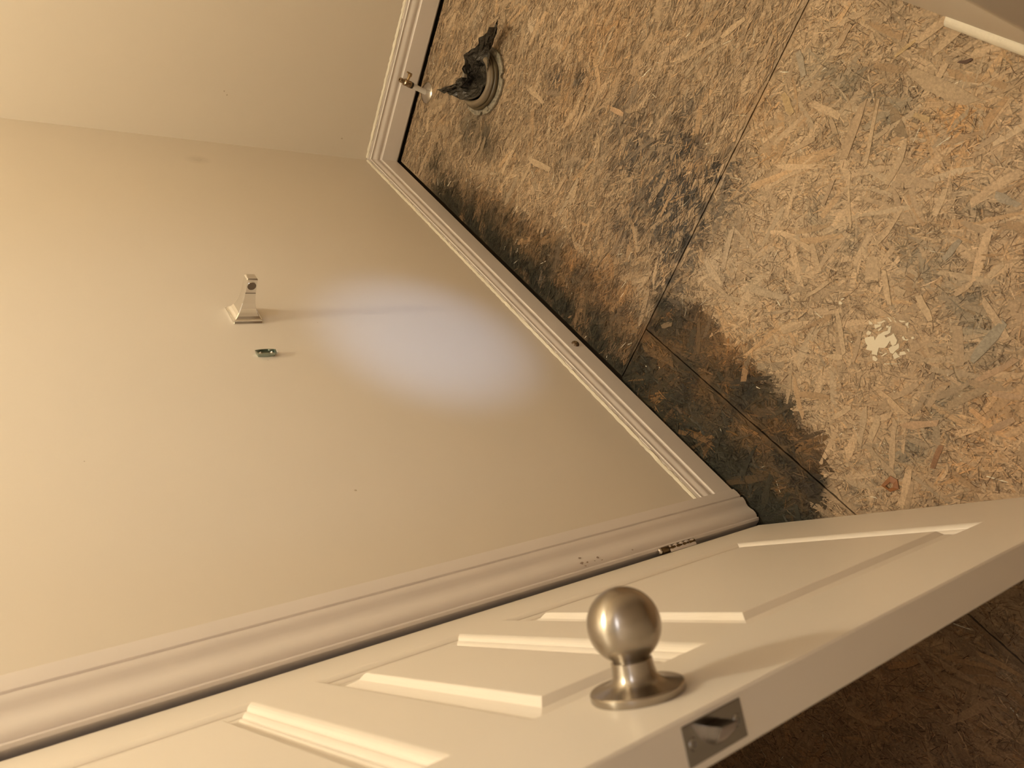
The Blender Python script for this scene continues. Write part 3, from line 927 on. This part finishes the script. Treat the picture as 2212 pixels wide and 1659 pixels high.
# refine rim
rr = random.Random(21)
R2 = []
for i in range(len(rim)):
    a, b = Vector(rim[i]), Vector(rim[(i + 1) % len(rim)])
    for k in range(3):
        q = a.lerp(b, k / 3)
        R2.append(q + Vector((rr.uniform(-1, 1), rr.uniform(-1, 1), rr.uniform(-1, 1))) * (0.0015 if k else 0.0))
V, F = [], []
nr = 9
n = len(R2)
bc = Vector((bag_c.x, bag_c.y, 0.0))
for j in range(1, nr + 1):
    t = j / nr
    for i, q in enumerate(R2):
        a = i / n * 2 * math.pi
        fold = 0.0065 * math.sin(i * 0.95 + 0.5 * math.sin(i * 0.31)) * (1 - abs(t - 0.55) * 1.1)
        z = 0.014 + (q.z - 0.014) * (t ** 1.5)
        p = Vector((bc.x + (q.x - bc.x) * t, bc.y + (q.y - bc.y) * t, z + fold + rr.uniform(-1, 1) * 0.0032 * t))
        p.x += rr.uniform(-1, 1) * 0.0016
        p.y += rr.uniform(-1, 1) * 0.0016
        p.z = max(p.z, 0.0035)
        rf = math.hypot(p.x - FX, p.y - FY)
        if p.x < FX + 0.015 and 0.046 < rf < 0.080:
            p.z = max(p.z, 0.0395 + rr.uniform(0, 0.004))
        V.append((p.x - FX, p.y - FY, p.z))
V.append((bc.x - FX, bc.y - FY, 0.012))
for j in range(nr - 1):
    for i in range(n):
        i2 = (i + 1) % n
        a, b, c, d = j * n + i, j * n + i2, (j + 1) * n + i2, (j + 1) * n + i
        if (i + j) % 2:
            F += [(a, b, c), (a, c, d)]
        else:
            F += [(a, b, d), (b, c, d)]
for i in range(n):
    F.append((len(V) - 1, (i + 1) % n, i))
bag = mesh_obj('plastic_bag', V, F, BAG, None, loc=(FX, FY, 0.001))
sol = bag.modifiers.new('solid', 'SOLIDIFY')
sol.thickness = 0.0007
tag(bag, 'crumpled black plastic bag stuffed into the toilet drain', 'plastic bag')

# ------------------------------------------------------------------ water supply stub
wx, wy = 0.062, 0.2535
ws = tag(empty('supply_valve', (wx, wy, 0.001)), 'capped water supply stub on white pipe beside the baseboard', 'supply valve')
lathe('escutcheon', [(0.0, 0.004), (0.009, 0.0085), (0.011, 0.0085), (0.020, 0.0060), (0.029, 0.0028), (0.0305, 0.0010), (0.0305, 0.0), (0.0, 0.0)], mat_new('dull_chrome', (0.62, 0.58, 0.53), 0.24, 1.0), ws, n=40)
tilt = Vector((0.004, 0.0235, 0.098)).normalized()
q = Vector((0, 0, 1)).rotation_difference(tilt)
pp = lathe('pipe', [(0.0, 0.006), (0.0078, 0.006), (0.0078, 0.060), (0.0, 0.060)], WHITEPIPE, ws, n=24)
pr = lathe('black_ring', [(0.0078, 0.058), (0.0092, 0.0585), (0.0092, 0.0655), (0.0078, 0.066), (0.0, 0.066)], BLACKRUB, ws, n=24)
pn = lathe('valve_body', [(0.0, 0.065), (0.0090, 0.0652), (0.0100, 0.067), (0.0100, 0.074), (0.0088, 0.076), (0.0088, 0.0805), (0.0100, 0.082), (0.0100, 0.088), (0.0085, 0.0895), (0.0065, 0.0905), (0.0065, 0.094), (0.0060, 0.0955), (0.0072, 0.0965), (0.0072, 0.104), (0.0062, 0.1055), (0.0030, 0.1055), (0.0028, 0.102), (0.0, 0.102)],
            mat_new('tarnished_brass', (0.46, 0.36, 0.25), 0.26, 1.0), ws, n=24)
for o in (pp, pr, pn):
    o.rotation_mode = 'QUATERNION'
    o.rotation_quaternion = q
ph = lathe('outlet', [(0.0, 0.006), (0.0042, 0.006), (0.0042, 0.021), (0.0058, 0.0215), (0.0062, 0.023), (0.0062, 0.0275), (0.0045, 0.029), (0.0, 0.029)], BRASS, pn, n=20)
ph.location = (0, 0, 0.080)
ph.rotation_euler = (math.radians(-82), 0, math.radians(-8))
hd = bevel(boxes('lever', [(-0.0025, 0.0025, 0.026, 0.0305, 0.076, 0.094)], BRASS, pn), 0.0012, 2)

# ------------------------------------------------------------------ toilet paper holder post and its bare bracket
HX, HZ = 0.868, 0.771
hp = tag(empty('paper_holder_post', (HX, 0.0, HZ)), 'chrome flared post of a paper holder on the cream wall', 'holder post')
# square flared post: half heights along the projection
prof = [(0.0000, 0.0275), (0.0060, 0.0275), (0.0066, 0.0262), (0.0078, 0.0245), (0.012, 0.0215), (0.018, 0.0182), (0.026, 0.0152), (0.036, 0.0128), (0.050, 0.0112), (0.064, 0.0106), (0.078, 0.0104), (0.086, 0.0104)]
V, F = [], []
c = 0.0010
for y, hgt in prof:
    w = hgt * 0.92
    V += [(-w + c, y, -hgt), (w - c, y, -hgt), (w, y, -hgt + c), (w, y, hgt - c), (w - c, y, hgt), (-w + c, y, hgt), (-w, y, hgt - c), (-w, y, -hgt + c)]
k = len(prof)
for j in range(k - 1):
    for i in range(8):
        i2 = (i + 1) % 8
        F.append((j * 8 + i, j * 8 + 8 + i, j * 8 + 8 + i2, j * 8 + i2))
# slightly domed tip
tipn = len(V)
for i in range(8):
    x, y, z = V[(k - 1) * 8 + i]
    V.append((x * 0.82, y + 0.0028, z * 0.86))
for i in range(8):
    i2 = (i + 1) % 8
    F.append(((k - 1) * 8 + i, tipn + i, tipn + i2, (k - 1) * 8 + i2))
F.append(tuple(tipn + 7 - i for i in range(8)))
F.append(tuple(range(8)))
mesh_obj('post_body', V, F, CHROME, hp)
lathe('roller_socket', [(0.0080, 0.0), (0.0080, 0.0006), (0.0, 0.0006)], DARKHOLE, hp, axis='X', loc=(0.0097, 0.0735, 0.0), n=28)
lathe('socket_rim', [(0.0080, 0.0), (0.0082, 0.0010), (0.0087, 0.0010), (0.0089, 0.0)], CHROME, hp, axis='X', loc=(0.0097, 0.0735, 0.0), n=28)
boxes('seam_line', [(0.0098, 0.0109, 0.0575, 0.0583, -0.0098, 0.0098)], DARKHOLE, hp)
# thin backing ring traced on the wall
boxes('back_plate', [(-0.029, 0.029, 0.0, 0.0018, -0.0285, 0.0285)], CHROME, hp)

bx, bz = 0.9985, 0.7735
br = tag(empty('mounting_bracket', (bx, 0.0, bz)), 'small bare metal bracket with two screws on the cream wall', 'bracket')
V, F = [], []
hh, hw = 0.0195, 0.0075
outl = []
for i in range(9):
    t = -1 + 2 * i / 8
    outl.append((-hw * (1 - 0.25 * t * t) - 0.0, hh * t))
for i in range(9):
    t = 1 - 2 * i / 8
    outl.append((hw * (1 - 0.25 * t * t), hh * t * 0.93))
n = len(outl)
for y, s in ((0.0, 0.84), (0.0030, 0.90), (0.0085, 1.0), (0.0085, 0.90), (0.0045, 0.82)):
    V += [(x * s, y, z * s) for x, z in outl]
for j in range(4):
    for i in range(n):
        i2 = (i + 1) % n
        F.append((j * n + i, j * n + i2, (j + 1) * n + i2, (j + 1) * n + i))
F.append(tuple(4 * n + i for i in range(n)))
mesh_obj('bracket_plate', V, F, ZINC, br)
for z in (-0.0105, 0.0105):
    lathe('screw', [(0.0, 0.0030), (0.0010, 0.0030), (0.0016, 0.0018), (0.0032, 0.0010), (0.0036, 0.0)], CHROME, br, axis='Y', loc=(0, 0.0046, z), n=18)
# set-screw tab at the lower end
tb_ = boxes('tab', [(-0.0045, 0.0045, 0.003, 0.0085, -0.0205, -0.0185)], WHITEPIPE, br)

# ------------------------------------------------------------------ small things
ds = tag(empty('doorstop_button', (1.0345, tb, 0.0362)), 'small shiny brown dome stuck on the white baseboard', 'doorstop')
lathe('dome', [(0.0098, 0.0), (0.0098, 0.0012), (0.0088, 0.0036), (0.0065, 0.0056), (0.0040, 0.0064), (0.0, 0.0068)], STOPM, ds, axis='Y', n=28)
lathe('hub', [(0.0030, 0.0), (0.0030, 0.0014), (0.0018, 0.0020), (0.0, 0.0021)], BRASS, ds, axis='Y', loc=(0, 0.0062, 0), n=16)
for ch in ds.children:
    ch.rotation_euler = (-math.pi / 2, 0, 0)

# curled rust brown chip lying on the board: a bent ring of bark
cp = floor_pt(1925, 1045)
out = [(1905, 1048), (1925, 1027), (1940, 1036), (1944, 1056), (1925, 1062)]
inn = [(1915, 1049), (1925, 1041), (1932, 1045), (1931, 1052), (1922, 1055)]
V, F = [], []
for dz in (0.0020, 0.0005):
    for ring, lift in ((out, 0.0), (inn, 0.0012)):
        for u, v in ring:
            p = floor_pt(u, v)
            V.append((p.x - cp.x, p.y - cp.y, dz + (lift if dz > 0.001 else 0)))
for i in range(5):
    j = (i + 1) % 5
    F += [(i, j, 5 + j, 5 + i), (10 + i, 15 + i, 15 + j, 10 + j), (i, 10 + i, 10 + j, j), (5 + i, 5 + j, 15 + j, 15 + i)]
ck = mesh_obj('wood_chip', V, F, CHIPM, None, loc=(cp.x, cp.y, 0.0012))
tag(ck, 'curled rust brown wood chip lying near the open door', 'wood chip')

# dark shavings near the partition
def shaving(pts, label):
    c = floor_pt(*pts[0])
    V, F = [], []
    n = len(pts)
    for dz in (0.0022, 0.0004):
        for u, v in pts:
            p = floor_pt(u, v)
            V.append((p.x - c.x, p.y - c.y, dz))
    F.append(tuple(range(n)))
    for i in range(n):
        j = (i + 1) % n
        F.append((i, n + i, n + j, j))
    o = mesh_obj('bark_sliver', V, F, mat_new('dark_bark', (0.07, 0.028, 0.010), 0.6), None, loc=(c.x, c.y, 0.0012))
    tag(o, label, 'sliver')
shaving([(2069, 136), (2075, 132), (2086, 131), (2099, 126), (2103, 130), (2092, 137), (2080, 138)], 'long dark bark sliver beside the widest pale strand')
shaving([(2084, 77), (2089, 72), (2097, 70), (2102, 74), (2093, 76)], 'short dark bark sliver near the partition corner')

# tiny flecks and a smudge on the walls
def wall_fleck(u, v, r, wall):
    d = RIGHT * ((u - 1106) / 1681.855) + DOWN * ((v - 829.5) / 1681.855) + FWD
    t = (-CAM.y / d.y) if wall == 'A' else (-CAM.x / d.x)
    p = CAM + d * t
    par = bpy.data.objects['wall_left'] if wall == 'A' else bpy.data.objects['wall_back']
    rx = random.Random(int(u))
    V, F = [], []
    for i in range(7):
        a = i / 7 * 6.283
        q = r * rx.uniform(0.5, 1.2)
        V.append((q * math.cos(a), q * math.sin(a)))
    if wall == 'A':
        V = [(x, 0.0006, z) for x, z in V] + [(0, 0.0011, 0)]
    else:
        V = [(0.0006, x, z) for x, z in V] + [(0.0011, 0, 0)]
    F = [(i, (i + 1) % 7, 7) for i in range(7)]
    mesh_obj('wall_fleck', V, F, NAILHOLE, par, loc=p)
for u, v, r, w in [(738, 299, 0.003, 'B'), (484, 197, 0.0028, 'B'), (490, 205, 0.002, 'B'), (768, 1060, 0.0022, 'A'), (182, 997, 0.0012, 'A'), (686, 697, 0.0012, 'A'), (579, 778, 0.001, 'A')]:
    wall_fleck(u, v, r, w)

# chipped paint and scuffs on the casing
CHIPB = mat_new('chip_brown', (0.36, 0.27, 0.21), 0.7)
for u, v, r in [(1252, 1207, 0.0022), (1256, 1218, 0.0026), (1268, 1216, 0.0018), (1290, 1206, 0.0028), (1284, 1213, 0.0014), (1300, 1211, 0.0014), (1365, 1189, 0.0015), (1264, 1224, 0.0016), (1245, 1160, 0.0014)]:
    d = RIGHT * ((u - 1106) / 1681.855) + DOWN * ((v - 829.5) / 1681.855) + FWD
    yf = 0.0098
    p = CAM + d * ((yf - CAM.y) / d.y)
    rx = random.Random(int(u * 3 + v))
    V = [(r * rx.uniform(0.4, 1.2) * math.cos(i / 7 * 6.283), 0.0, r * 1.6 * rx.uniform(0.4, 1.2) * math.sin(i / 7 * 6.283)) for i in range(7)]
    V = [(x, 0.0018, z) for x, y, z in V] + [(0, 0.0022, 0)]
    mesh_obj('paint_chip', V, [(i, (i + 1) % 7, 7) for i in range(7)], CHIPB, t1, loc=p)
